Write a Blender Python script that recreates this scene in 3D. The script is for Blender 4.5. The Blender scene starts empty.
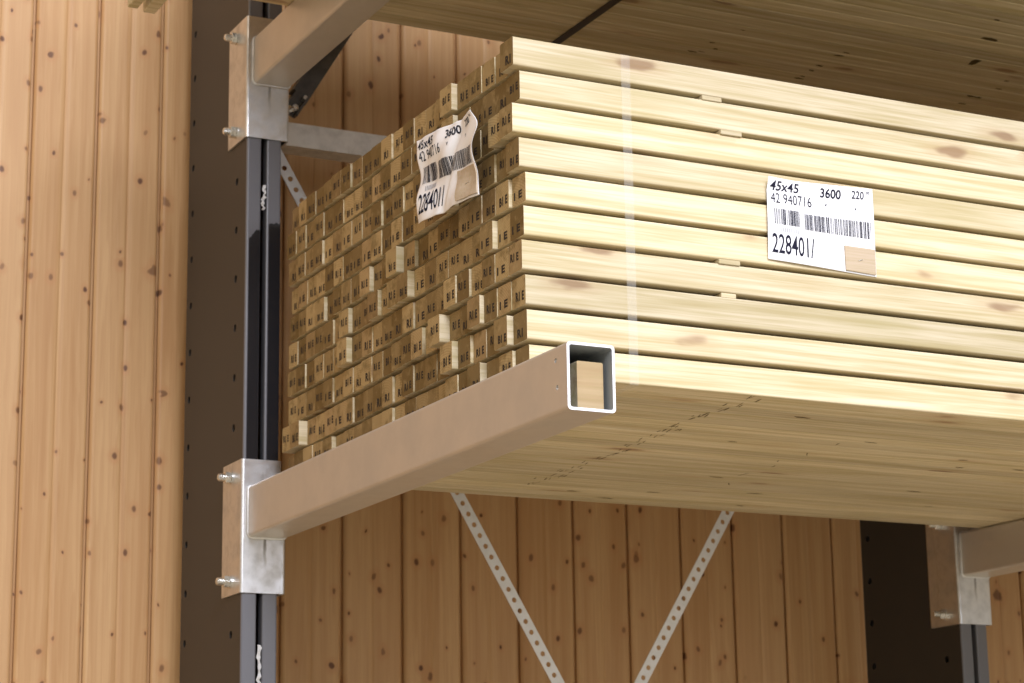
import bpy, bmesh, math, random
from mathutils import Vector, Matrix
random.seed(7)
SC = bpy.context.scene
COL = SC.collection
Z0 = 2.31                     # height of the lower arm's top above the floor
PI = math.pi

# ------------------------------------------------------------------ helpers
def tag(o, label=None, cat=None, group=None, kind=None):
    if label: o['label'] = label
    if cat: o['category'] = cat
    if group: o['group'] = group
    if kind: o['kind'] = kind
    return o

def obj(name, bm, mats, parent=None, loc=None, smooth=False):
    if isinstance(bm, bpy.types.Mesh):
        me = bm
    else:
        me = bpy.data.meshes.new(name)
        bm.normal_update(); bm.to_mesh(me); bm.free()
    if not isinstance(mats, (list, tuple)): mats = [mats]
    if not me.materials:
        for m in mats: me.materials.append(m)
    if smooth:
        for p in me.polygons: p.use_smooth = True
    o = bpy.data.objects.new(name, me); COL.objects.link(o)
    if parent: o.parent = parent
    if loc: o.location = loc
    return o

def empty(name, loc):
    o = bpy.data.objects.new(name, None); COL.objects.link(o)
    o.location = loc; o.empty_display_size = .05
    return o

def copy_tree(o, parent=None):
    c = o.copy(); COL.objects.link(c)
    if parent: c.parent = parent
    for ch in list(o.children): copy_tree(ch, c)
    return c

def box(bm, a, b, mat=0):
    vs = [bm.verts.new((x, y, z)) for x in (a[0], b[0]) for y in (a[1], b[1]) for z in (a[2], b[2])]
    fs = []
    for f in ((0,1,3,2),(4,6,7,5),(0,4,5,1),(2,3,7,6),(0,2,6,4),(1,5,7,3)):
        fc = bm.faces.new([vs[i] for i in f]); fc.material_index = mat; fs.append(fc)
    return vs

def bevel(bm, w, seg=2):
    bmesh.ops.recalc_face_normals(bm, faces=bm.faces)
    bmesh.ops.bevel(bm, geom=bm.edges[:], offset=w, segments=seg, affect='EDGES', profile=.5, clamp_overlap=True)

def loop_extrude(bm, pts, x0, x1, axis='X', cap=True, capmat=0, mat=0):
    """closed 2-D outline pts swept along an axis"""
    def P(u, v, t):
        return (t, u, v) if axis == 'X' else ((u, t, v) if axis == 'Y' else (u, v, t))
    A = [bm.verts.new(P(u, v, x0)) for u, v in pts]
    B = [bm.verts.new(P(u, v, x1)) for u, v in pts]
    n = len(pts)
    for i in range(n):
        f = bm.faces.new((A[i], A[(i+1) % n], B[(i+1) % n], B[i])); f.material_index = mat
    if cap:
        f = bm.faces.new(A[::-1]); f.material_index = capmat
        f = bm.faces.new(B); f.material_index = capmat
    return A, B

def rrect(x0, y0, x1, y1, r, seg=3):
    pts = []
    for cx, cy, a in ((x1-r, y1-r, 0), (x0+r, y1-r, 90), (x0+r, y0+r, 180), (x1-r, y0+r, 270)):
        for k in range(seg+1):
            t = math.radians(a + 90*k/seg)
            pts.append((cx+r*math.cos(t), cy+r*math.sin(t)))
    return pts

def cyl(bm, p, axis, r, length, n=20, r2=None, mat=0):
    d = Vector(axis).normalized()
    rot = Vector((0, 0, 1)).rotation_difference(d).to_matrix().to_4x4()
    M = Matrix.Translation(Vector(p) + d*length/2) @ rot
    g = bmesh.ops.create_cone(bm, cap_ends=True, segments=n, radius1=r, radius2=r if r2 is None else r2, depth=length, matrix=M)
    for v in g['verts']:
        for f in v.link_faces: f.material_index = mat

def holed_plate(bm, cells, thick, frame):
    """cells: (u0,v0,u1,v1,[hole cu,cv,ru,rv] or None); frame(u,v,w)->3D"""
    for (u0, v0, u1, v1, h) in cells:
        if h is None:
            q = [(u0,v0),(u1,v0),(u1,v1),(u0,v1)]
            for w in (0, thick):
                vs = [bm.verts.new(frame(u, v, w)) for u, v in q]
                bm.faces.new(vs if w else vs[::-1])
            continue
        cu, cv, ru, rv = h
        n = 16
        ring = [(cu+ru*math.cos(2*PI*k/n), cv+rv*math.sin(2*PI*k/n)) for k in range(n)]
        out = []
        for k in range(n):
            c, s = math.cos(2*PI*k/n), math.sin(2*PI*k/n)
            m = max(abs(c), abs(s)); c /= m; s /= m
            out.append((cu + c*(u1-cu if c > 0 else cu-u0), cv + s*(v1-cv if s > 0 else cv-v0)))
        R, O = [], []
        for w in (0, thick):
            R.append([bm.verts.new(frame(u, v, w)) for u, v in ring])
            O.append([bm.verts.new(frame(u, v, w)) for u, v in out])
        for k in range(n):
            j = (k+1) % n
            bm.faces.new((O[0][j], O[0][k], R[0][k], R[0][j]))
            bm.faces.new((O[1][k], O[1][j], R[1][j], R[1][k]))
            bm.faces.new((R[0][j], R[0][k], R[1][k], R[1][j]))

# ------------------------------------------------------------------ materials
class N:
    def __init__(s, name):
        s.m = bpy.data.materials.new(name); s.m.use_nodes = True
        s.t = s.m.node_tree; s.t.nodes.clear()
        s.out = s.n('ShaderNodeOutputMaterial'); s.b = s.n('ShaderNodeBsdfPrincipled')
        s.l(s.b.outputs[0], s.out.inputs[0])
    def n(s, k, **kw):
        x = s.t.nodes.new(k)
        for a, v in kw.items(): setattr(x, a, v)
        return x
    def l(s, a, b): s.t.links.new(a, b)
    def setv(s, sock, v):
        if hasattr(v, 'is_output'): s.l(v, sock)
        else: sock.default_value = v
    def math(s, op, a, b=0.0, c=None):
        x = s.n('ShaderNodeMath', operation=op)
        s.setv(x.inputs[0], a); s.setv(x.inputs[1], b)
        if c is not None: s.setv(x.inputs[2], c)
        return x.outputs[0]
    def vmath(s, op, a, b):
        x = s.n('ShaderNodeVectorMath', operation=op)
        s.setv(x.inputs[0], a); s.setv(x.inputs[1], b)
        return x.outputs[0]
    def mix(s, f, a, b, mode='MIX'):
        x = s.n('ShaderNodeMix', data_type='RGBA', blend_type=mode)
        s.setv(x.inputs[0], f); s.setv(x.inputs[6], a); s.setv(x.inputs[7], b)
        return x.outputs[2]
    def ramp(s, f, lo, hi, a=0.0, b=1.0, smooth=True):
        x = s.n('ShaderNodeMapRange', interpolation_type='SMOOTHSTEP' if smooth else 'LINEAR')
        s.setv(x.inputs[0], f); s.setv(x.inputs[1], lo); s.setv(x.inputs[2], hi)
        s.setv(x.inputs[3], a); s.setv(x.inputs[4], b)
        return x.outputs[0]
    def noise(s, vec, scale, detail=3, rough=.55, w=None, dist=0.0):
        x = s.n('ShaderNodeTexNoise', noise_dimensions='4D' if w is not None else '3D')
        s.setv(x.inputs['Vector'], vec); x.inputs['Scale'].default_value = scale
        x.inputs['Detail'].default_value = detail; x.inputs['Roughness'].default_value = rough
        x.inputs['Distortion'].default_value = dist
        if w is not None: s.setv(x.inputs['W'], w)
        return x.outputs[0]
    def voronoi(s, vec, scale=1.0, rnd=1.0, dim='3D'):
        x = s.n('ShaderNodeTexVoronoi', feature='F1', voronoi_dimensions=dim)
        s.setv(x.inputs['Vector'], vec); x.inputs['Scale'].default_value = scale
        x.inputs['Randomness'].default_value = rnd
        return x.outputs['Distance'], x.outputs['Color']
    def sep(s, v):
        x = s.n('ShaderNodeSeparateXYZ'); s.setv(x.inputs[0], v); return x.outputs
    def comb(s, a, b, c):
        x = s.n('ShaderNodeCombineXYZ')
        for i, v in enumerate((a, b, c)): s.setv(x.inputs[i], v)
        return x.outputs[0]
    def bump(s, h, strength=.3, dist=.002):
        x = s.n('ShaderNodeBump'); s.l(h, x.inputs['Height'])
        x.inputs['Strength'].default_value = strength; x.inputs['Distance'].default_value = dist
        s.l(x.outputs[0], s.b.inputs['Normal'])
    def fin(s, color, rough=.6, metal=0.0, spec=.5):
        s.setv(s.b.inputs['Base Color'], color); s.setv(s.b.inputs['Roughness'], rough)
        s.setv(s.b.inputs['Metallic'], metal); s.b.inputs['Specular IOR Level'].default_value = spec
        return s.m

def rgb(r, g, b): return (r, g, b, 1.0)

def mat_timber(name, light, dark, knotc, olive):
    s = N(name)
    co = s.n('ShaderNodeTexCoord').outputs['Object']
    rnd = s.n('ShaderNodeObjectInfo').outputs['Random']
    x, y, z = s.sep(co)
    off = s.math('MULTIPLY', rnd, 37.0)
    gv = s.comb(s.math('ADD', s.math('MULTIPLY', x, 1.0), off), s.math('MULTIPLY', y, 38.0), s.math('MULTIPLY', z, 38.0))
    g1 = s.noise(gv, 2.2, 4, .6, dist=.25)
    gv2 = s.comb(s.math('ADD', s.math('MULTIPLY', x, 6.0), off), s.math('MULTIPLY', y, 300.0), s.math('MULTIPLY', z, 300.0))
    g2 = s.noise(gv2, 1.0, 2, .6)
    c = s.mix(s.ramp(g1, .34, .68), light, dark)
    c = s.mix(s.math('MULTIPLY', s.ramp(g2, .42, .75), .42), c, rgb(.43, .34, .165))
    # broad olive blotches from the pressure treatment
    bv = s.comb(s.math('ADD', s.math('MULTIPLY', x, 2.5), off), s.math('MULTIPLY', y, 9.0), s.math('MULTIPLY', z, 9.0))
    bl = s.noise(bv, 1.0, 3, .6)
    c = s.mix(s.math('MULTIPLY', s.ramp(bl, .5, .8), .45), c, olive)
    # knots
    kv = s.comb(s.math('ADD', s.math('MULTIPLY', x, 5.5), off), s.math('ADD', s.math('MULTIPLY', y, 19.0), off), s.math('MULTIPLY', z, 19.0))
    wob = s.noise(kv, 2.5, 2, .5)
    d, kc = s.voronoi(s.vmath('ADD', kv, s.comb(s.math('MULTIPLY', wob, .35), 0.0, s.math('MULTIPLY', wob, .3))))
    kr = s.sep(kc)[0]
    has = s.ramp(kr, .58, .60)
    halo = s.math('MULTIPLY', s.ramp(d, .46, .16), has)
    core = s.math('MULTIPLY', s.ramp(d, .23, .11), has)
    c = s.mix(s.math('MULTIPLY', halo, .35), c, rgb(.50, .34, .19))
    c = s.mix(s.math('MULTIPLY', core, .75), c, knotc)
    hsv = s.n('ShaderNodeHueSaturation'); s.l(c, hsv.inputs['Color'])
    s.l(s.ramp(rnd, 0, 1, .80, 1.06, False), hsv.inputs['Value'])
    s.bump(s.math('ADD', g2, s.math('MULTIPLY', g1, .5)), .18, .0012)
    return s.fin(hsv.outputs[0], .62, 0, .3)

def mat_endgrain(name, gain=1.0, blot=.45):
    s = N(name)
    co = s.n('ShaderNodeTexCoord').outputs['Object']
    rnd = s.n('ShaderNodeObjectInfo').outputs['Random']
    x, y, z = s.sep(co)
    r2 = s.math('FRACT', s.math('MULTIPLY', rnd, 17.31)); r3 = s.math('FRACT', s.math('MULTIPLY', rnd, 91.7))
    dy = s.math('SUBTRACT', y, s.ramp(r2, 0, 1, -.03, .08, False)); dz = s.math('SUBTRACT', z, s.ramp(r3, 0, 1, -.05, .06, False))
    rad = s.math('SQRT', s.math('ADD', s.math('MULTIPLY', dy, dy), s.math('MULTIPLY', dz, dz)))
    nz = s.noise(s.vmath('ADD', co, s.comb(s.math('MULTIPLY', rnd, 9.0), 0.0, 0.0)), 60, 3, .6)
    ring = s.math('SINE', s.math('MULTIPLY', s.math('ADD', rad, s.math('MULTIPLY', nz, .002)), 1500.0))
    tone = s.mix(s.ramp(r3, .05, .95), rgb(.53*gain, .385*gain, .19*gain), rgb(.20*gain, .13*gain, .05*gain))
    tone = s.mix(s.math('MULTIPLY', s.ramp(r2, .7, 1), .5), tone, rgb(.40, .27, .14))
    c = s.mix(s.math('MULTIPLY', s.ramp(ring, -.2, 1), .30), tone, rgb(.20, .12, .045))
    # rough-sawn blotches, dark damp patches with their own outline
    bl = s.noise(s.vmath('ADD', co, s.comb(s.math('MULTIPLY', rnd, 23.0), 0.0, 0.0)), 34, 3, .65)
    c = s.mix(s.math('MULTIPLY', s.ramp(bl, .47, .70), blot), c, rgb(.15, .10, .035))
    c = s.mix(s.math('MULTIPLY', s.ramp(nz, .5, .8), .3), c, rgb(.58, .43, .22))
    s.bump(nz, .4, .0015)
    return s.fin(c, .8, 0, .15)

def mat_wall():
    s = N('pine_cladding')
    co = s.n('ShaderNodeTexCoord').outputs['Object']
    x, y, z = s.sep(co)
    idx = s.math('FLOOR', s.math('DIVIDE', s.math('ADD', x, .041+.139*40), .139))
    wn = s.n('ShaderNodeTexWhiteNoise', noise_dimensions='1D'); s.l(idx, wn.inputs['W'])
    br = wn.outputs['Value']
    boff = s.math('MULTIPLY', br, 53.0)
    # cathedral grain running upwards
    gv = s.comb(s.math('MULTIPLY', x, 26.0), boff, s.math('ADD', s.math('MULTIPLY', z, 1.0), boff))
    g1 = s.noise(gv, 1.6, 4, .6, dist=.5)
    band = s.math('SINE', s.math('ADD', s.math('MULTIPLY', x, 420.0), s.math('MULTIPLY', g1, 34.0)))
    fv = s.comb(s.math('MULTIPLY', x, 260.0), boff, s.math('MULTIPLY', z, 5.0))
    g2 = s.noise(fv, 1.0, 2, .6)
    light = rgb(.565, .350, .168); dark = rgb(.44, .24, .10)
    c = s.mix(s.ramp(g1, .30, .72), light, dark)
    c = s.mix(s.math('MULTIPLY', s.ramp(band, .1, 1.0), .22), c, rgb(.40, .20, .08))
    c = s.mix(s.math('MULTIPLY', s.ramp(g2, .42, .78), .22), c, rgb(.36, .18, .07))
    c = s.mix(s.math('MULTIPLY', br, .35), c, rgb(.62, .40, .215))
    hb = s.math('FRACT', s.math('MULTIPLY', s.math('FLOOR', s.math('DIVIDE', s.math('ADD', x, .041+.139*40), .0695)), .618))
    c = s.mix(s.math('MULTIPLY', hb, .30), c, rgb(.44, .235, .095))
    # knots: many small ones, some larger with a reddish halo
    wob = s.noise(co, 26, 2, .5)
    for sc, lo, rr, hh, thr in ((14.0, .085, .035, .22, .30), (8.0, .062, .030, .17, .50), (4.6, .050, .026, .13, .72)):
        kv = s.comb(s.math('ADD', s.math('MULTIPLY', x, sc), s.math('MULTIPLY', wob, .22)), s.math('ADD', s.math('MULTIPLY', z, sc*.72), boff), 0.0)
        d, kc = s.voronoi(kv, dim='2D')
        kr, kg, kb = s.sep(kc)
        has = s.ramp(kr, thr, thr+.02)
        size = s.ramp(kg, 0, 1, .40, 1.25, False)
        dd = s.math('DIVIDE', d, size)
        halo = s.math('MULTIPLY', s.ramp(dd, hh, lo), has)
        core = s.math('MULTIPLY', s.ramp(dd, lo, rr), has)
        c = s.mix(s.math('MULTIPLY', halo, .40), c, rgb(.46, .22, .09))
        c = s.mix(s.math('MULTIPLY', core, s.ramp(kb, 0, 1, .55, 1.0, False)), c, rgb(.11, .040, .016))
    s.bump(s.math('ADD', g2, s.math('MULTIPLY', band, .15)), .12, .001)
    return s.fin(c, .5, 0, .35)

def mat_metal(name, col, rough, metal, var=.12, scale=30, streak=None, spec=.5):
    s = N(name)
    co = s.n('ShaderNodeTexCoord').outputs['Object']
    n1 = s.noise(co, scale, 4, .6)
    c = s.mix(s.math('MULTIPLY', s.ramp(n1, .35, .75), 1.0), rgb(*[min(1, k*(1+var)) for k in col]), rgb(*[k*(1-var) for k in col]))
    n2 = s.noise(s.vmath('MULTIPLY', co, (1, 1, .25)), 55, 3, .6)
    if streak: c = s.mix(s.math('MULTIPLY', s.ramp(n2, .60, .78), .55), c, rgb(*streak))
    r = s.ramp(n1, .3, .7, rough-.07, rough+.09)
    return s.fin(c, r, metal, spec)

def mat_plain(name, col, rough=.6, metal=0.0, spec=.5):
    s = N(name); return s.fin(rgb(*col), rough, metal, spec)

def mat_strap():
    s = N('clear_strapping')
    tr = s.n('ShaderNodeBsdfTransparent'); mx = s.n('ShaderNodeMixShader')
    s.b.inputs['Base Color'].default_value = rgb(.97, .97, .97); s.b.inputs['Roughness'].default_value = .3
    mx.inputs[0].default_value = .06
    s.l(tr.outputs[0], mx.inputs[1]); s.l(s.b.outputs[0], mx.inputs[2]); s.l(mx.outputs[0], s.out.inputs[0])
    return s.m

def mat_paper():
    s = N('label_paper')
    co = s.n('ShaderNodeTexCoord').outputs['Object']
    n = s.noise(co, 22, 4, .6)
    c = s.mix(s.math('MULTIPLY', s.ramp(n, .5, .8), .35), rgb(.86, .86, .90), rgb(.74, .70, .68))
    s.bump(n, .25, .002)
    return s.fin(c, .45, 0, .4)

def mat_bracket():
    m = mat_metal('galvanised_bracket_steel', (.63, .63, .64), .36, .9, .12, 34, (.40, .37, .33))
    s = N.__new__(N); s.m = m; s.t = m.node_tree
    s.b = next(n for n in s.t.nodes if n.type == 'BSDF_PRINCIPLED')
    old = s.b.inputs['Base Color'].links[0].from_socket
    co = s.n('ShaderNodeTexCoord').outputs['Object']; x, y, z = s.sep(co)
    nz = s.noise(s.vmath('MULTIPLY', co, (1, 1, .3)), 90, 3, .6)
    dx = s.math('ABSOLUTE', s.math('ADD', s.math('SUBTRACT', x, .0345), s.math('MULTIPLY', s.math('SUBTRACT', nz, .5), .008)))
    run = s.math('MULTIPLY', s.ramp(dx, .0045, .0008), s.ramp(z, -.165, -.100))
    run = s.math('MULTIPLY', s.math('MULTIPLY', run, s.ramp(y, -.003, -.004)), s.ramp(z, -.085, -.092))
    c = s.mix(s.math('MULTIPLY', run, .75), old, rgb(.10, .085, .07))
    s.l(c, s.b.inputs['Base Color']); s.l(s.math('SUBTRACT', .9, s.math('MULTIPLY', run, .7)), s.b.inputs['Metallic'])
    return m

M = dict(
    bracket = mat_bracket(),
    timber = mat_timber('treated_pine', rgb(.71, .615, .445), rgb(.515, .425, .24), rgb(.27, .16, .09), rgb(.45, .385, .19)),
    endg = mat_endgrain('end_grain_wood', .84, .65),
    endl = mat_timber('sawn_block_end', rgb(.52, .385, .225), rgb(.44, .31, .165), rgb(.40, .27, .14), rgb(.48, .36, .19)),
    rail = mat_metal('galvanised_rail_steel', (.66, .645, .62), .45, .35, .14, 26, (.45, .42, .38)),
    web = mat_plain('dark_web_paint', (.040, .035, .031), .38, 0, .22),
    blk = mat_plain('dark_zone_black', (.012, .012, .015), .25, 0, .4),
    inner = mat_metal('tube_inside_steel', (.34, .37, .40), .5, .3, .05, 20),
    ink = mat_plain('stamp_ink', (.035, .026, .022), .7, 0, .2),
    stain = mat_plain('dirt_mark', (.085, .062, .028), .8, 0, .1),
    wall = mat_wall(),
    galv = mat_metal('galvanised_steel', (.70, .70, .71), .36, .92, .10, 34, (.42, .39, .35)),
    arm = mat_metal('grey_primer_steel', (.53, .485, .435), .40, .42, .04, 9),
    cut = mat_metal('bright_cut_steel', (.84, .84, .90), .5, .1, .05, 40),
    paint = mat_plain('grey_upright_paint', (.135, .135, .155), .3, 0, .5),
    zinc = mat_metal('zinc_bolt', (.70, .69, .66), .28, .95, .10, 90),
    strip = mat_metal('zinc_strip', (.76, .77, .80), .5, .12, .05, 35),
    strut = mat_metal('dark_strut_steel', (.085, .082, .080), .4, .25, .25, 30),
    paper = mat_paper(),
    print_ = mat_plain('label_print', (.020, .020, .035), .9, 0, 0.0),
    greyprint = mat_plain('label_small_print', (.42, .42, .45), .6, 0, .2),
    chip = mat_timber('hardboard_chip', rgb(.62, .50, .38), rgb(.57, .45, .32), rgb(.50, .36, .22), rgb(.58, .44, .29)),
    strap = mat_strap(),
    black = mat_plain('black_strapping', (.012, .012, .014), .4),
    floor = mat_metal('concrete_floor', (.50, .44, .32), .6, 0, .1, 4),
    tape = mat_plain('white_tape', (.60, .60, .62), .5),
)

# ------------------------------------------------------------------ setting
def build_wall():
    bm = bmesh.new()
    prof = []
    i0, i1 = -30, 36
    for i in range(i0, i1):
        a = -.041 + .139*i
        for dx, dy in ((0, .013), (.0002, .0050), (.0025, .0028), (.0050, .0010), (.0085, 0), (.0560, 0), (.0620, .0006), (.0660, .0019), (.0700, .0006), (.0760, 0), (.1260, 0), (.1295, .0010), (.1313, .0028), (.1328, .0050), (.1330, .013)):
            prof.append((a+dx+.0045, .45+dy))
    lo = [bm.verts.new((x, y, 0)) for x, y in prof]; hi = [bm.verts.new((x, y, 5.4)) for x, y in prof]
    for k in range(len(prof)-1):
        bm.faces.new((lo[k], lo[k+1], hi[k+1], hi[k]))
    # rear skin so that the cladding has thickness
    q = [bm.verts.new(p) for p in ((prof[0][0], .50, 0), (prof[-1][0], .50, 0), (prof[-1][0], .50, 5.4), (prof[0][0], .50, 5.4))]
    bm.faces.new(q[::-1])
    o = obj('wall_back', bm, M['wall']); tag(o, kind='structure'); return o
build_wall()
bm = bmesh.new(); box(bm, (-8, -12, -.1), (9, .5, 0)); tag(obj('floor', bm, M['floor']), kind='structure')

# ------------------------------------------------------------------ text on a mapped surface
def text_mesh(body, size, bold=0.0, shear=0.0):
    cu = bpy.data.curves.new('text', 'FONT'); cu.body = body; cu.size = size; cu.offset = bold; cu.shear = shear
    cu.resolution_u = 3
    o = bpy.data.objects.new('text', cu); COL.objects.link(o)
    dg = bpy.context.evaluated_depsgraph_get()
    me = bpy.data.meshes.new_from_object(o.evaluated_get(dg))
    bpy.data.objects.remove(o); bpy.data.curves.remove(cu)
    vs = [(v.co.x, v.co.y) for v in me.vertices]; fs = [list(p.vertices) for p in me.polygons]
    bpy.data.meshes.remove(me)
    return vs, fs

def put_text(bm, body, box_, fn, bold=0.0, shear=0.0, mat=0):
    """fits the text into box (u0, v_bottom, u1, v_top) and maps it by fn(u, v)"""
    vs, fs = text_mesh(body, 1.0, bold, shear)
    xs = [p[0] for p in vs]; ys = [p[1] for p in vs]
    x0, x1, y0, y1 = min(xs), max(xs), min(ys), max(ys)
    u0, v0, u1, v1 = box_
    bv = [bm.verts.new(fn(u0+(a-x0)/(x1-x0)*(u1-u0), v0+(b-y0)/(y1-y0)*(v1-v0))) for a, b in vs]
    for f in fs:
        try: bm.faces.new([bv[i] for i in f]).material_index = mat
        except ValueError: pass

def put_bar(bm, u0, v0, u1, v1, fn, n=4, mat=0):
    for k in range(n):
        a, b = v0+(v1-v0)*k/n, v0+(v1-v0)*(k+1)/n
        bm.faces.new([bm.verts.new(fn(*q)) for q in ((u0, a), (u1, a), (u1, b), (u0, b))]).material_index = mat

# ------------------------------------------------------------------ timber battens
S_ = .0458; PITCH = .05333; BW = .0452; LEN = 3.6
def timber_mesh(name, variant, stamp=True, stains=None, s=S_, length=LEN):
    bm = bmesh.new()
    rr = random.Random(variant)
    w = .0446
    pts = rrect(0, 0, w, s, .0028, 3)
    loop_extrude(bm, pts, 0, length, 'X', True, 1, 0)
    if stamp:
        tx = ['R1 E', 'B1 E', 'R1', 'R1 E', '1 E', 'R1 E', 'B1 E'][variant % 7]
        w0 = .027 if len(tx) > 2 else .018
        h = rr.uniform(.012, .015)
        cu = rr.uniform(-.004, .006); cv = rr.choice([.006, .007, .008, .009, .012, .017])
        u0 = .0223 - w0/2 + cu
        tilt = rr.uniform(-.06, .06)
        fn = lambda u, v: (-.0003, w - u, v + tilt*(u-.022))
        put_text(bm, tx, (max(.003, u0), cv, min(.042, u0+w0), cv+h), fn, bold=.045, mat=2)
    if stains:
        for (x, y, ln, wd, ang) in stains:
            n = 7; c, sn = math.cos(ang), math.sin(ang)
            vs = []
            for k in range(n):
                t = 2*PI*k/n; jj = rr.uniform(.6, 1.2)
                a, b = math.cos(t)*ln*jj, math.sin(t)*wd*jj
                yy = min(max(y+a*sn+b*c, .003), w-.003)
                vs.append(bm.verts.new((x+a*c-b*sn, yy, -.0002)))
            bm.faces.new(vs[::-1]).material_index = 3
    me = bpy.data.meshes.new(name); bm.normal_update(); bm.to_mesh(me); bm.free()
    for k in ('timber', 'endg', 'ink', 'stain'): me.materials.append(M[k])
    return me

ORD = ['first', 'second', 'third', 'fourth', 'fifth', 'sixth', 'seventh', 'eighth', 'ninth', 'tenth', 'eleventh', 'twelfth', 'thirteenth',
       'fourteenth', 'fifteenth', 'sixteenth', 'seventeenth', 'eighteenth', 'nineteenth', 'twentieth', 'twenty-first', 'twenty-second',
       'twenty-third', 'twenty-fourth', 'twenty-fifth', 'twenty-sixth', 'twenty-seventh', 'twenty-eighth', 'twenty-ninth', 'thirtieth']
XB, YB = .0452, -1.0602
front_dx = [-.0125, -.002, -.0155, -.005, .005, .001, -.003, .002, .0035, .0065]
variants = [timber_mesh('timber_batten', v) for v in range(14)]
def stain_list(k):
    rr = random.Random(100+k); out = []
    if k < 19:
        for _ in range(rr.randint(2, 5)):
            out.append((.405 + k*.0015 + rr.choice((-.012, .012, 0)) + rr.uniform(-.006, .006), rr.uniform(.008, .038), rr.uniform(.008, .022), rr.uniform(.0007, .0017), PI/2 + rr.uniform(-.3, .1)))
    if 5 < k < 16 and rr.random() < .55:
        out.append((.735 + (k-5)*.003 + rr.uniform(-.02, .02), rr.uniform(.01, .036), rr.uniform(.008, .02), .0013, PI/2 + rr.uniform(-.6, .3)))
    for _ in range(rr.randint(0, 2)):
        out.append((rr.uniform(.3, 1.7), rr.uniform(.01, .036), rr.uniform(.010, .022), rr.uniform(.002, .004), rr.uniform(-.1, .1)))
    return out
special = {(8, 20): -.020, (7, 6): -.021, (1, 5): -.012, (4, 10): -.017, (6, 4): -.006, (6, 15): -.016, (8, 21): -.018, (9, 3): -.012, (8, 5): -.020, (5, 9): -.016}
for r in range(10):
    drift = 0
    for k in range(22):
        if random.random() < .3: drift = random.gauss(0, .0022)
        dx = front_dx[r] if k == 0 else (drift + random.gauss(0, .0014) - (.008 if random.random() < .05 else 0))
        dx = special[r, k]*.72 if (r, k) in special else dx
        dx += .011*max(0, k-3)/18
        if r == 2 and k == 1: dx = -.012
        me = timber_mesh('timber_batten', 20+k, True, stain_list(k)) if r == 9 else variants[random.randrange(14)]
        o = obj('timber_batten', me, [])
        o.location = (XB+dx, YB + k*BW, Z0 + (9-r)*PITCH + .0008)
        if k == 0:
            if r == 0: lb = 'front pine batten of the top layer of the lower stack, long pale side showing'
            elif r == 9: lb = 'front pine batten of the bottom layer, resting on the steel arms'
            else: lb = f'front pine batten of the {ORD[r]} layer from the top, long pale side showing'
        elif k == 21:
            lb = f'rearmost pine batten, nearest the wall, in the {ORD[r]} layer from the top of lower stack'
        else:
            lb = f'stamped pine batten end, {ORD[k]} from the front, {ORD[r]} layer from the top, lower stack'
        tag(o, lb, 'batten', 'battens in the lower stack')

# spacer slats between the layers
spot = {1: ('first', .366, .402, -.002), 2: ('second', .397, .436, -.004), 6: ('sixth', .385, .424, -.003), 7: ('seventh', .389, .416, 0.0)}
gapz = PITCH - S_
for r in range(1, 10):
    if r in spot: nm, x0, x1, dy = spot[r]
    else: nm, x0, x1, dy = ORD[r-1], .385, .42, .06
    bm = bmesh.new(); box(bm, (x0, YB+dy, .0), (x1, YB+.985, gapz)); bevel(bm, .0008, 1)
    o = obj('spacer_slat', bm, M['timber'])
    o.location = (0, 0, Z0 + (9-r)*PITCH + S_)
    vis = 'its pale end showing' if r in spot else 'set back'
    tag(o, f'thin wooden spacer slat under the {nm} layer from the top, {vis}', 'spacer', 'spacer slats between the layers')

# clear plastic strap round the lower stack
def strap_loop(name, x, wd, y0, y1, z0, z1, th, m, jog=None):
    bm = bmesh.new()
    outer = rrect(y0-th, z0-th, y1+th, z1+th, .003, 2); inner = rrect(y0, z0, y1, z1, .002, 2)
    n = len(outer); rows = []
    for xx in (x, x+wd):
        rows.append(([bm.verts.new((xx, a, b)) for a, b in outer], [bm.verts.new((xx, a, b)) for a, b in inner]))
    (o0, i0), (o1, i1) = rows
    for k in range(n):
        j = (k+1) % n
        bm.faces.new((o0[k], o0[j], o1[j], o1[k])); bm.faces.new((i0[j], i0[k], i1[k], i1[j]))
        bm.faces.new((o0[j], o0[k], i0[k], i0[j])); bm.faces.new((o1[k], o1[j], i1[j], i1[k]))
    return obj(name, bm, m)
o = strap_loop('plastic_strap', .220, .016, YB-.0006, YB+.9925, Z0-.0006, Z0+9*PITCH+S_+.0006, .0006, M['strap'])
tag(o, 'clear plastic strap wrapped round the lower stack near its left end', 'strap')

# upper stack: its lowest layer
ZU = Z0 + .8912
UX = -.095
USTAIN = [(11, 1.374, 0.036, 0.01, 0.0035), (9, 1.435, 0.036, 0.024, 0.009), (6, 1.485, 0.014, 0.026, 0.01), (3, 1.205, 0.031, 0.014, 0.004), (2, 1.208, 0.016, 0.01, 0.004), (5, 1.219, 0.036, 0.009, 0.003), (4, 1.207, 0.011, 0.012, 0.004), (1, 1.211, 0.022, 0.014, 0.004), (1, 1.212, 0.008, 0.01, 0.003), (2, 1.612, 0.008, 0.014, 0.005), (2, 1.631, 0.008, 0.009, 0.005), (4, 1.631, 0.036, 0.011, 0.003), (5, 1.624, 0.036, 0.009, 0.003), (1, 1.624, 0.008, 0.012, 0.003), (2, 0.926, 0.023, 0.014, 0.003), (3, 0.935, 0.009, 0.007, 0.003), (3, 0.959, 0.036, 0.006, 0.003), (2, 0.943, 0.016, 0.01, 0.002), (5, 0.96, 0.017, 0.006, 0.002), (0, 0.902, 0.008, 0.014, 0.004)]
NU = 30
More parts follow.
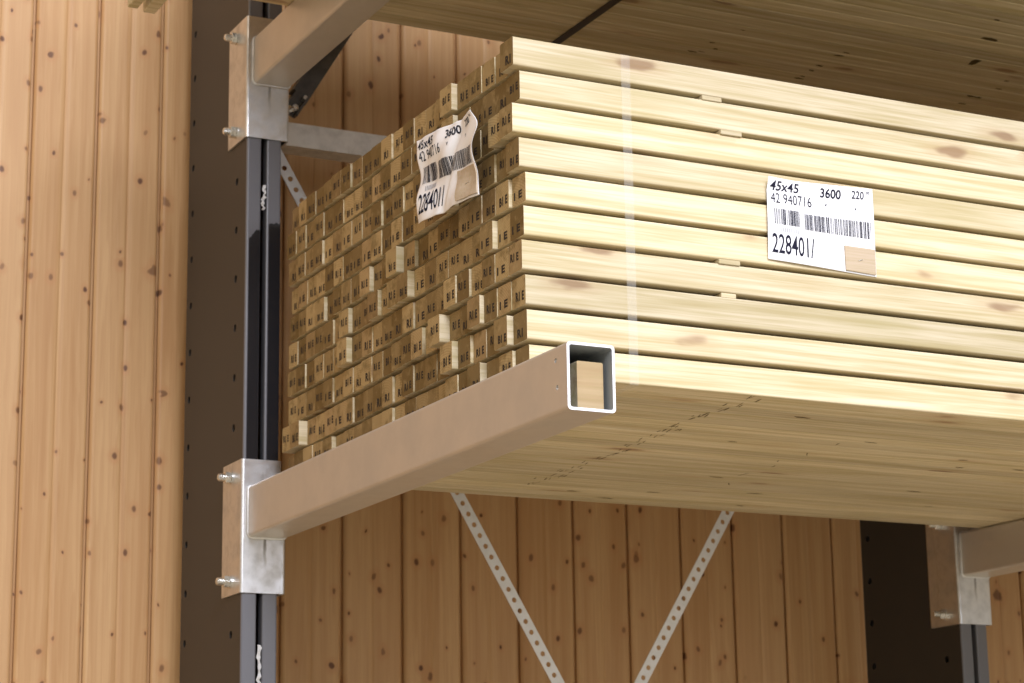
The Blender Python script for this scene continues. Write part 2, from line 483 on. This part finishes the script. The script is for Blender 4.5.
for k in range(NU):
    y = -.1775 - .0447 - k*BW
    st = [(x, y, a, b, random.uniform(-.12, .12) if a < .025 else 1.3) for kk, x, y, a, b in USTAIN if kk == k]
    me = timber_mesh('timber_batten', 60+k, True, st) if st else variants[k % 14]
    o = obj('timber_batten', me, [])
    o.location = (UX + random.gauss(0, .003), y, ZU + .0008)
    if k == 0: lb = 'underside of the pine batten at the wall-side edge of the upper stack'
    else: lb = f'underside of pine batten in the upper stack, {ORD[k]} from its wall-side edge'
    tag(o, lb, 'batten', 'battens in the upper stack')
bm = bmesh.new()
for r in range(1, 9):
    for k in range(NU):
        x0 = UX + random.gauss(0, .004); y0 = -.1775-.0447-k*BW; z0 = .0008 + r*PITCH
        loop_extrude(bm, [(y0+a, z0+b) for a, b in rrect(0, 0, .0446, S_, .0028, 1)], x0, x0+LEN, 'X', True, 1, 0)
bmesh.ops.recalc_face_normals(bm, faces=bm.faces[:])
o = obj('stacked_battens', bm, [M['timber'], M['endg']], None, (0, 0, ZU))
tag(o, 'higher layers of pine battens lying on the lowest layer of the upper stack', 'battens', None, 'stuff')
o = strap_loop('plastic_strap', .546, .018, -.1775-NU*BW, -.1765, ZU-.0004, ZU+8*PITCH+S_+.0016, .0012, M['black'])
tag(o, 'black strap crossing the underside of the upper stack', 'strap')

# two bearers of the neighbouring bay, their rear ends peeping in at the top
for x0, x1, ye, lb in ((-.2365, -.2125, -.040, 'right one of two wooden bearer ends peeping in at the top left'), (-.2700, -.2500, -.052, 'left one of two wooden bearer ends peeping in at the top left')):
    bm = bmesh.new(); loop_extrude(bm, rrect(0, 0, x1-x0, .045, .002, 2), -1.1, ye, 'Y', True, 1, 0)
    bmesh.ops.recalc_face_normals(bm, faces=bm.faces[:])
    tag(obj('wooden_bearer', bm, [M['timber'], M['endg']], None, (x0, 0, ZU)), lb, 'bearer', 'bearers in the neighbouring bay')

# ------------------------------------------------------------------ uprights
S = 1.6488
XL, XR, CD = -.0092, .0615, .3553
def channel_bm(side):
    """side -1: left half with its web towards -X, +1: right half"""
    bm = bmesh.new(); t = .003
    z0, z1 = -2.31, 2.2
    mid0, mid1 = .0203, .0318
    def plan(pts):
        loop_extrude(bm, pts, z0, z1, 'Z')
    if side < 0: xa, xb = XL, mid0
    else: xa, xb = XR, mid1
    sg = 1 if side < 0 else -1
    r = .004
    # front and rear flange with a rounded outer corner and a lip at the slot
    for y0, dy in ((0, 1), (CD, -1)):
        pts = []
        for k in range(5):
            a = PI/2*k/4
            pts.append((xa+sg*r*(1-math.cos(a)), y0+dy*r*(1-math.sin(a))))
        pts += [(xb-sg*.003, y0), (xb-sg*.0015, y0+dy*.0004), (xb-sg*.0004, y0+dy*.0015), (xb, y0+dy*.003), (xb, y0+dy*.020), (xb-sg*t, y0+dy*.020), (xb-sg*t, y0+dy*t), (xa+sg*t, y0+dy*t), (xa+sg*t, y0+dy*r)]
        plan(pts)
    # web with two staggered rows of holes
    cells = []
    ya, yb_, yc, yd = r, .115, .262, CD-r
    zs = []
    k = 0
    def col_(y0, y1, cy, zoff, pitch, keep):
        zz = z0; n = math.ceil((z1-z0)/pitch)
        edges = [z0 + zoff + pitch*i for i in range(-1, n+2)]
        for a in edges:
            lo, hi = max(a, z0), min(a+pitch, z1)
            if hi - lo < .03: continue
            h = (cy, a+pitch/2, .0075, .0075)
            if lo > a+1e-6 or hi < a+pitch-1e-6 or not keep(a+pitch/2): h = None
            cells.append((y0, lo, y1, hi, h))
    P_ = .098
    zoff1 = ((.61-P_/2) - z0) % P_ ; zoff2 = ((.423-P_/2) - z0) % P_
    col_(ya, yb_, .056, zoff1, P_, lambda z: True)
    cells.append((yb_, z0, yc, z1, None))
    col_(yc, yd, .325, zoff2, P_, lambda z: True)
    if side < 0: fr = lambda u, v, w: (XL+w, u, v)
    else: fr = lambda u, v, w: (XR-w, u, v)
    n0 = len(bm.faces)
    holed_plate(bm, cells, t, fr)
    bm.faces.ensure_lookup_table()
    for f in bm.faces[n0:]: f.material_index = 1
    bmesh.ops.remove_doubles(bm, verts=bm.verts[:], dist=1e-5)
    bmesh.ops.recalc_face_normals(bm, faces=bm.faces[:])
    return bm
def build_upright():
    t = empty('rack_upright', (0, 0, 0))
    obj('steel_channel', channel_bm(-1), [M['paint'], M['web']], t, (0, 0, Z0)); obj('steel_channel', channel_bm(1), [M['paint'], M['web']], t, (0, 0, Z0))
    bm = bmesh.new(); box(bm, (-.06, -.04, .0), (.11, CD+.04, .012)); bevel(bm, .002, 1)
    obj('base_plate', bm, M['paint'], t)
    return t
up = build_upright()
tag(up, 'dark grey steel upright at left with rows of round holes in its side', 'upright', 'rack uprights')
up2 = copy_tree(up); up2.location = (S, 0, 0)
for x0, x1, ztl, ztr in ((-.0035, .0188, .480, .500), (.0368, .0605, .516, .519)):  # thin black strips added to give the left upright's flanges their dark zone
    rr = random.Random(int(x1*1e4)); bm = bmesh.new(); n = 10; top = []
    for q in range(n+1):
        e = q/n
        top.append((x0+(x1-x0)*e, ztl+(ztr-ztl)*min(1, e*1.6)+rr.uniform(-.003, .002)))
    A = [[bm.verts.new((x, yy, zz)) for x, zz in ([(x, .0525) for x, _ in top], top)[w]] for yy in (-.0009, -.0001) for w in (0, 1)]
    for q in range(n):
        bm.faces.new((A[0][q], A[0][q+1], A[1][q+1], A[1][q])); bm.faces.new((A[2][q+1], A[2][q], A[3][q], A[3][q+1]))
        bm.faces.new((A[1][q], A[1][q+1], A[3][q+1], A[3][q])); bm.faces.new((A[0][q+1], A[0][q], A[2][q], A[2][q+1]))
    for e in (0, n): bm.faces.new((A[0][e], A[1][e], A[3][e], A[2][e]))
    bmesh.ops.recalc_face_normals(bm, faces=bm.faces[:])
    tag(obj('dark_zone_strip', bm, M['blk'], up, (0, 0, Z0)), 'black strip added for the dark zone on the upright front')
tag(up2, 'dark grey steel upright at lower right, below the lower stack', 'upright', 'rack uprights')

# ------------------------------------------------------------------ arms
AW, AH, AL = .0753, .0962, 1.273
def tube_mesh(holes):
    bm = bmesh.new(); t = .0040
    out = rrect(0, -AH, AW, 0, .0058, 5); inn = rrect(t, -AH+t, AW-t, -t, .0035, 5)
    n = len(out)
    R = {}
    for nm, pts, y in (('oa', out, -AL), ('ob', out, -.004), ('ia', inn, -AL), ('ib', inn, -.004)):
        R[nm] = [bm.verts.new((u, y, v)) for u, v in pts]
    for k in range(n):
        j = (k+1) % n
        bm.faces.new((R['oa'][k], R['oa'][j], R['ob'][j], R['ob'][k]))
        bm.faces.new((R['ia'][j], R['ia'][k], R['ib'][k], R['ib'][j])).material_index = 2
        f = bm.faces.new((R['oa'][j], R['oa'][k], R['ia'][k], R['ia'][j])); f.material_index = 1
        bm.faces.new((R['ob'][k], R['ob'][j], R['ib'][j], R['ib'][k]))
    bmesh.ops.recalc_face_normals(bm, faces=bm.faces[:])
    me = bpy.data.meshes.new('arm_tube'); bm.to_mesh(me); bm.free()
    me.materials.append(M['arm']); me.materials.append(M['cut']); me.materials.append(M['inner'])
    cb = bmesh.new()
    for (y, z) in holes: cyl(cb, (-.01, y, z), (1, 0, 0), .0036, .02, 16)
    cm = bpy.data.meshes.new('cut'); cb.to_mesh(cm); cb.free()
    a = bpy.data.objects.new('a', me); c = bpy.data.objects.new('c', cm)
    COL.objects.link(a); COL.objects.link(c)
    md = a.modifiers.new('b', 'BOOLEAN'); md.operation = 'DIFFERENCE'; md.object = c; md.solver = 'EXACT'
    dg = bpy.context.evaluated_depsgraph_get()
    res = bpy.data.meshes.new_from_object(a.evaluated_get(dg))
    bpy.data.objects.remove(a); bpy.data.objects.remove(c)
    res.name = 'arm_tube'
    return res
TUBE = tube_mesh([(-AL+.033, -.021), (-AL+.030, -.060)])

def bolt_parts(t, x, y, z):
    bm = bmesh.new()
    cyl(bm, (x, y, z), (-1, 0, 0), .0125, .0025, 24)          # washer
    cyl(bm, (x-.013, y, z), (-1, 0, 0), .0066, .0125, 16)       # threaded shank
    for q in range(4): cyl(bm, (x-.0150-q*.0024, y, z), (-1, 0, 0), .0074, .0012, 16)
    cyl(bm, (x-.0255, y, z), (-1, 0, 0), .0064, .0015, 16, .0046)
    b = obj('bolt', bm, M['zinc'], t)
    bm = bmesh.new(); cyl(bm, (x-.0025, y, z), (-1, 0, 0), .0118, .0110, 6); bevel(bm, .0010, 2)
    obj('hex_nut', bm, M['zinc'], b)

def build_arm(zt, ztop, zbot, notch, zb1, zb2):
    t = empty('cantilever_bracket', (0, 0, zt))
    obj('arm_tube', TUBE, [], t)
    # folded bracket round the upright
    bm = bmesh.new()
    th = .0045
    y1 = .098; xl = XL-.0045; xr = .0752
    # bracket front plate + side plates as a folded U, upper part narrower
    def U(z0, z1, xr_):
        pts = []
        r = .005
        pts.append((xl, y1))
        for k in range(5):
            a = PI/2*k/4; pts.append((xl+r*(1-math.cos(a)), -.0045+r*(1-math.sin(a))))
        for k in range(5):
            a = PI/2*k/4; pts.append((xr_-r*(1-math.sin(a)), -.0045+r*(1-math.cos(a))))
        pts.append((xr_, y1)); pts += [(xr_-.0042, y1), (xr_-.0042, -.0003), (xl+.0042, -.0003), (xl+.0042, y1)]
        loop_extrude(bm, pts, z0, z1, 'Z')
    if notch:
        U(zbot, -.03, xr); U(-.03, ztop, .0665)
    else: U(zbot, ztop, xr)
    bmesh.ops.recalc_face_normals(bm, faces=bm.faces[:])
    obj('clamp_plate', bm, M['bracket'], t)
    # weld bead round the foot of the arm
    bm = bmesh.new()
    ring = rrect(-.0008, -AH-.0008, AW+.0008, .0008, .009, 5); n = len(ring); k = 6; loops = []
    for i, (u, v) in enumerate(ring):
        u2, v2 = ring[(i+1) % n]; u0, v0 = ring[i-1]
        d = Vector((u2-u0, v2-v0)).normalized(); nn = Vector((d.y, -d.x))
        loops.append([bm.verts.new((u+nn.x*.0028*math.cos(2*PI*q/k), -.0055+.0028*math.sin(2*PI*q/k), v+nn.y*.0028*math.cos(2*PI*q/k))) for q in range(k)])
    for i in range(n):
        for q in range(k):
            bm.faces.new((loops[i][q], loops[i][(q+1) % k], loops[(i+1) % n][(q+1) % k], loops[(i+1) % n][q]))
    bmesh.ops.recalc_face_normals(bm, faces=bm.faces[:])
    obj('weld_seam', bm, M['galv'], t, smooth=True)
    bolt_parts(t, xl, .052, zb1); bolt_parts(t, xl, .052, zb2)
    return t
arm = build_arm(Z0, .051, -.2000, True, .023, -.174)
tag(arm, 'grey square steel arm carrying the lower stack, open end towards the viewer', 'rack arm', 'cantilever rack arms')
arm2 = copy_tree(arm); arm2.location = (S, 0, Z0)
tag(arm2, 'grey steel arm at lower right, bolted to the right upright', 'rack arm', 'cantilever rack arms')
arm3 = build_arm(ZU, .043, -.206, False, .013, -.182)
tag(arm3, 'grey steel arm at top left, carrying the upper stack', 'rack arm', 'cantilever rack arms')

# offcut of wood inside the tube
bm = bmesh.new()
loop_extrude(bm, rrect(.0228, -AH+.0041, .0640, -.0230, .0022, 3), -AL+.014, -AL+.20, 'Y', True, 1, 0)
bmesh.ops.recalc_face_normals(bm, faces=bm.faces[:])
o = obj('wooden_block', bm, [M['timber'], M['endl']], None, (0, 0, Z0))
tag(o, 'short wooden block pushed into the open end of the lower steel arm', 'wood block')

# ------------------------------------------------------------------ bracing in the middle of the uprights
YM = .178
def perforated_strip(name, p0, d, length, wd=.0265, pitch=.0250, hr=.0054):
    d = Vector(d).normalized(); side = Vector((0, 1, 0)).cross(d).normalized()
    bm = bmesh.new(); n = int(length/pitch); t = .002
    cells = [(k*pitch, -wd/2, (k+1)*pitch, wd/2, (k*pitch+pitch/2, 0, hr, hr)) for k in range(n)]
    fr = lambda u, v, w: tuple(d*u + side*v + Vector((0, 1, 0))*w)
    holed_plate(bm, cells, t, fr)
    for sv in (-wd/2, wd/2):
        bm.faces.new([bm.verts.new(fr(u, sv, w)) for u, w in ((0, 0), (n*pitch, 0), (n*pitch, t), (0, t))])
    for su in (0, n*pitch):
        bm.faces.new([bm.verts.new(fr(su, v, w)) for v, w in ((-wd/2, 0), (wd/2, 0), (wd/2, t), (-wd/2, t))])
    bmesh.ops.remove_doubles(bm, verts=bm.verts[:], dist=1e-5)
    bmesh.ops.recalc_face_normals(bm, faces=bm.faces[:])
    return obj(name, bm, M['strip'], None, p0)
sl = 1.66
ds = Vector((1, 0, -1.690)).normalized()
o = perforated_strip('perforated_strip', (.0785, YM, Z0+.790), ds, 1.75)
tag(o, 'pale perforated steel strip slanting down right from the left upright behind the lower stack', 'bracing strip', 'perforated bracing strips')
ds2 = Vector((-1, 0, -1.625)).normalized()
# right strip seen at (640,683)-(727,518) in the photo: line through X=.94,z=-.33 / X=1.158,z=.025
p_top = Vector((S-.027, YM+.004, Z0+.025+1.625*(S-.027-1.158)))
o = perforated_strip('perforated_strip', p_top, ds2, 1.75)
tag(o, 'pale perforated steel strip slanting down left from the right upright behind the lower stack', 'bracing strip', 'perforated bracing strips')
# horizontal rail
bm = bmesh.new()
h0, h1, yf, yr, t = Z0+.7365, Z0+.7860, .160, .215, .003
loop_extrude(bm, [(yf, h0), (yr, h0), (yr, h0+t), (yf+t, h0+t), (yf+t, h1-t), (yr, h1-t), (yr, h1), (yf, h1)], XR+.0005, S+XL-.0005, 'X')
bmesh.ops.recalc_face_normals(bm, faces=bm.faces[:])
o = obj('bracing_rail', bm, M['rail'])
tag(o, 'galvanised horizontal rail joining the uprights just under the top left arm', 'bracing rail')
# dark strut rising behind the top arm
dd = Vector((.107, 0, .178)).normalized(); sd = Vector((-dd.z, 0, dd.x))
t_ = empty('bracing_strut', (XR, YM, Z0+.79))
org = Vector((.163, YM, Z0+.807)) - Vector((XR, YM, Z0+.79)) + sd*.021
def local(u, v, w): return tuple(org + dd*u + sd*v + Vector((0, -1, 0))*w)
def bxl(bm, u0, u1, v0, v1, w0, w1):
    vs = [bm.verts.new(local(u, v, w)) for u in (u0, u1) for v in (v0, v1) for w in (w0, w1)]
    for f in ((0,1,3,2),(4,6,7,5),(0,4,5,1),(2,3,7,6),(0,2,6,4),(1,5,7,3)): bm.faces.new([vs[i] for i in f])
bm = bmesh.new(); bxl(bm, .03, 1.1, -.021, .021, 0, .005); bxl(bm, .03, 1.1, .016, .021, .005, .032)
bmesh.ops.recalc_face_normals(bm, faces=bm.faces[:]); obj('strut_bar', bm, M['strut'], t_)
bm = bmesh.new(); bxl(bm, -.012, .055, -.013, .013, .006, .010); bxl(bm, -.01, .045, -.017, -.012, .004, .024); bxl(bm, -.01, .045, .010, .015, .004, .024)
bmesh.ops.recalc_face_normals(bm, faces=bm.faces[:]); obj('clamp', bm, M['strut'], t_)
for (u, v, rr_, ln) in ((.0, -.003, .0075, .022), (.035, -.010, .0055, .016), (-.006, .004, .009, .012), (.17, .004, .005, .010)):
    bm = bmesh.new(); cyl(bm, local(u, v, .008), (0, -1, 0), rr_, ln, 6); bevel(bm, .0008, 1); obj('bolt', bm, M['zinc'], t_)
tag(t_, 'dark steel bracing strut rising from the left upright behind the top arm', 'bracing strut')

# scraps of white tape caught in the slot of the left upright
for (z, hgt, lb) in ((.567, .050, 'scrap of white tape caught in the upright slot above the lower arm'), (-.330, .070, 'scrap of white tape caught in the upright slot at the bottom edge')):
    rr = random.Random(int(z*1000)); bm = bmesh.new(); n = 12; L_, R_ = [], []
    for k in range(n+1):
        zz = z + hgt*(k/n-.5); c = .0258 + rr.uniform(-.0025, .0025); wv = rr.uniform(.0016, .0042); yy = -.0010 + rr.uniform(-.002, .0015)
        L_.append((c-wv, yy, zz)); R_.append((c+wv, yy+rr.uniform(-.001, .001), zz))
    A = [[bm.verts.new((p[0], p[1]+dy, p[2]+Z0)) for p in row] for dy in (0, .0006) for row in (L_, R_)]
    for k in range(n):
        bm.faces.new((A[0][k], A[1][k], A[1][k+1], A[0][k+1])); bm.faces.new((A[3][k], A[2][k], A[2][k+1], A[3][k+1]))
        bm.faces.new((A[2][k], A[0][k], A[0][k+1], A[2][k+1])); bm.faces.new((A[1][k], A[3][k], A[3][k+1], A[1][k+1]))
    tag(obj('tape_scrap', bm, M['tape']), lb, 'tape scrap')

# ------------------------------------------------------------------ paper labels
LW, LH = .205, .147
def label(name, fn, chip_box, nu=90, nv=66):
    """fn(u, v, w): u to the right, v up from the bottom edge (metres), w off the wood"""
    root_bm = bmesh.new(); g = {}
    for i in range(nu+1):
        for j in range(nv+1):
            for w in (0, 1):
                g[i, j, w] = root_bm.verts.new(fn(LW*i/nu, LH*j/nv, -.0003 if w == 0 else 0.0))
    for i in range(nu):
        for j in range(nv):
            root_bm.faces.new((g[i,j,1], g[i+1,j,1], g[i+1,j+1,1], g[i,j+1,1]))
            root_bm.faces.new((g[i,j,0], g[i,j+1,0], g[i+1,j+1,0], g[i+1,j,0]))
    for i in range(nu):
        root_bm.faces.new((g[i,0,0], g[i+1,0,0], g[i+1,0,1], g[i,0,1])); root_bm.faces.new((g[i,nv,1], g[i+1,nv,1], g[i+1,nv,0], g[i,nv,0]))
    for j in range(nv):
        root_bm.faces.new((g[0,j,1], g[0,j+1,1], g[0,j+1,0], g[0,j,0])); root_bm.faces.new((g[nu,j,0], g[nu,j+1,0], g[nu,j+1,1], g[nu,j,1]))
    lab = obj(name, root_bm, M['paper'], None, smooth=True)
    bm = bmesh.new(); f = lambda u, v: fn(u, v, .0006)
    mm = .001
    def T(s, u0, u1, v0, v1, **k): put_text(bm, s, (u0*mm, LH-v1*mm, u1*mm, LH-v0*mm), f, **k)
    T('45x45', 5, 63, 5, 22, bold=.014, shear=.16)
    T('3600', 103, 143, 7, 24, bold=.022, shear=.10)
    T('220', 163, 187, 6, 20, bold=.012, shear=.10)
    T('st', 192, 198, 5, 10, bold=.01)
    T('42 940716', 7, 86, 26, 44)
    T('228401/', 7, 87, 99, 134, bold=.008, shear=.04)
    T('v', 111, 116, 33, 39); T('v', 168, 172, 34, 40)
    rr = random.Random(5)
    def bars(u0, u1, v0, v1):
        u = u0
        while u < u1:
            w = rr.choice([.8, .8, 1.5, 2.2]); put_bar(bm, u*mm, LH-v1*mm, min(u+w, u1)*mm, LH-v0*mm, f)
            u += w + rr.choice([.8, 1.3, 2.2])
    bars(13, 61, 54, 82); bars(71, 198, 57, 85)
    obj('printing', bm, M['print_'], lab)
    bm = bmesh.new()
    for k in range(9): put_bar(bm, (23+k*4.1)*mm, LH-95*mm, (23+k*4.1+2.1)*mm, LH-87*mm, f, 2)
    obj('small_printing', bm, M['greyprint'], lab)
    # hardboard chip stapled on the corner
    bm = bmesh.new(); u0, v0, u1, v1 = chip_box
    n = 6; q = {}
    for i in range(n+1):
        for j in range(n+1):
            for w in (0, 1): q[i, j, w] = bm.verts.new(fn(u0+(u1-u0)*i/n, v0+(v1-v0)*j/n, .0004+.0022*w))
    for i in range(n):
        for j in range(n):
            bm.faces.new((q[i,j,1], q[i+1,j,1], q[i+1,j+1,1], q[i,j+1,1])); bm.faces.new((q[i,j,0], q[i,j+1,0], q[i+1,j+1,0], q[i+1,j,0]))
        bm.faces.new((q[i,0,0], q[i+1,0,0], q[i+1,0,1], q[i,0,1])); bm.faces.new((q[i,n,1], q[i+1,n,1], q[i+1,n,0], q[i,n,0]))
        bm.faces.new((q[0,i,1], q[0,i+1,1], q[0,i+1,0], q[0,i,0])); bm.faces.new((q[n,i,0], q[n,i+1,0], q[n,i+1,1], q[n,i,1]))
    ch = obj('hardboard_chip', bm, M['chip'], lab)
    bm = bmesh.new(); cu, cv = (u0+u1)/2, (v0+v1)/2
    p0, p1 = Vector(fn(cu-.004, cv-.002, .0032)), Vector(fn(cu+.004, cv+.001, .0032))
    cyl(bm, p0, p1-p0, .0006, (p1-p0).length, 8)
    obj('staple', bm, M['zinc'], ch)
    return lab
# front label: nearly flat on the long sides
def bil(c, s, t):   # corners bl, br, tr, tl
    return [c[0][i]*(1-s)*(1-t) + c[1][i]*s*(1-t) + c[2][i]*s*t + c[3][i]*(1-s)*t for i in (0, 1)]
C1 = ((.4765, .223), (.6845, .2155), (.6830, .363), (.4785, .3575))
def f1(u, v, w):
    s, t = u/LW, v/LH
    x, z = bil(C1, s, t)
    y = YB - .0030 - .0016*math.sin(s*5+t*3) - .004*max(0, t-.85)/.15*max(0, .25-s)/.25*2
    return (x, y-w, Z0+z)
lab = label('paper_label', f1, (.145, .003, .2025, .045))
tag(lab, 'white delivery label stapled flat on the long front side of the lower stack', 'label', 'delivery labels')
# side label: crumpled over the uneven batten ends, far corner curling away
C2 = ((-.754, .309), (-.972, .297), (-.955, .437), (-.736, .455))
def f2(u, v, w):
    s, t = u/LW, v/LH
    y, z = bil(C2, s, t)
    y += -.008*math.sin(t*PI*1.0)*(1-s)**2 + .006*math.sin(t*2*PI)*(1-s)
    y += (-.020*math.exp(-((t-.80)/.16)**2) + .010*math.exp(-((t-.42)/.2)**2))*s**3
    off = .030 + .0028*math.sin(t*9.5+s*2) + .0020*math.sin(s*11+t*4) + .0012*math.sin(s*23-t*15)
    off += .016*max(0, s-.8)/.2*max(0, t-.55) + .012*max(0, .2-t)*(1-s)
    off += -.005*math.exp(-((s-.56+(.5-t)*.35)/.05)**2)
    x = XB - off
    return (x-w, y, Z0+z)
lab = label('paper_label', f2, (.142, .004, .203, .058))
tag(lab, 'crumpled white delivery label stapled on the stamped batten ends of the lower stack', 'label', 'delivery labels')

# ------------------------------------------------------------------ light
def area(name, loc, target, size, power, col, sy=None):
    l = bpy.data.lights.new(name, 'AREA'); l.energy = power; l.color = col; l.size = size
    if sy: l.shape = 'RECTANGLE'; l.size_y = sy
    o = bpy.data.objects.new(name, l); COL.objects.link(o); o.location = loc
    o.rotation_euler = (Vector(target)-Vector(loc)).to_track_quat('-Z', 'Y').to_euler()
    return o
area('hall_lamp', (-.8, -7.0, 5.9), (.6, 0, 2.4), 3.0, 560, (.94, .97, 1.08), 2.0)
area('floor_bounce_light', (1.2, -4.6, 6.0), (1.0, -4.2, 0), 2.0, 120, (1.0, .97, .92), 1.0)  # unseen light added to brighten the floor so it bounces onto the undersides
area('front_reflection_light', (3.0, -7.5, 4.2), (.2, 0, 2.6), 4.0, 85, (.88, .94, 1.12), 3.8)  # unseen area light added for the upright and bracket fronts to reflect
area('hall_lamp', (-4.5, -3.2, 4.6), (0, 0, 2.3), 2.0, 30, (1.0, .78, .55), 2.0)
w = bpy.data.worlds.new('hall_light'); SC.world = w; w.use_nodes = True
bg = w.node_tree.nodes['Background']; bg.inputs[0].default_value = (1.0, .93, .80, 1); bg.inputs[1].default_value = .52

# ------------------------------------------------------------------ camera
cam = bpy.data.cameras.new('camera'); co = bpy.data.objects.new('camera', cam); COL.objects.link(co)
yaw, pitch, roll, F = .4678074, .2333179, -.0155443, 2240.01
fw = Vector((math.sin(yaw)*math.cos(pitch), math.cos(yaw)*math.cos(pitch), math.sin(pitch)))
rt = Vector((math.cos(yaw), -math.sin(yaw), 0)); u_ = rt.cross(fw)
r2 = math.cos(roll)*rt + math.sin(roll)*u_; u2 = -math.sin(roll)*rt + math.cos(roll)*u_
mw = Matrix((r2, u2, -fw)).transposed().to_4x4()
mw.translation = Vector((-1.420606, -3.918434, -.713223+Z0))
co.matrix_world = mw
cam.sensor_width = 36; cam.lens = F/1024*36; cam.clip_start = .05
cam.dof.use_dof = True; cam.dof.focus_distance = 3.35; cam.dof.aperture_fstop = 10
SC.camera = co
SC.view_settings.view_transform = 'Standard'; SC.view_settings.look = 'None'
SC.view_settings.exposure = 0; SC.view_settings.gamma = 1; SC.view_settings.use_curve_mapping = False
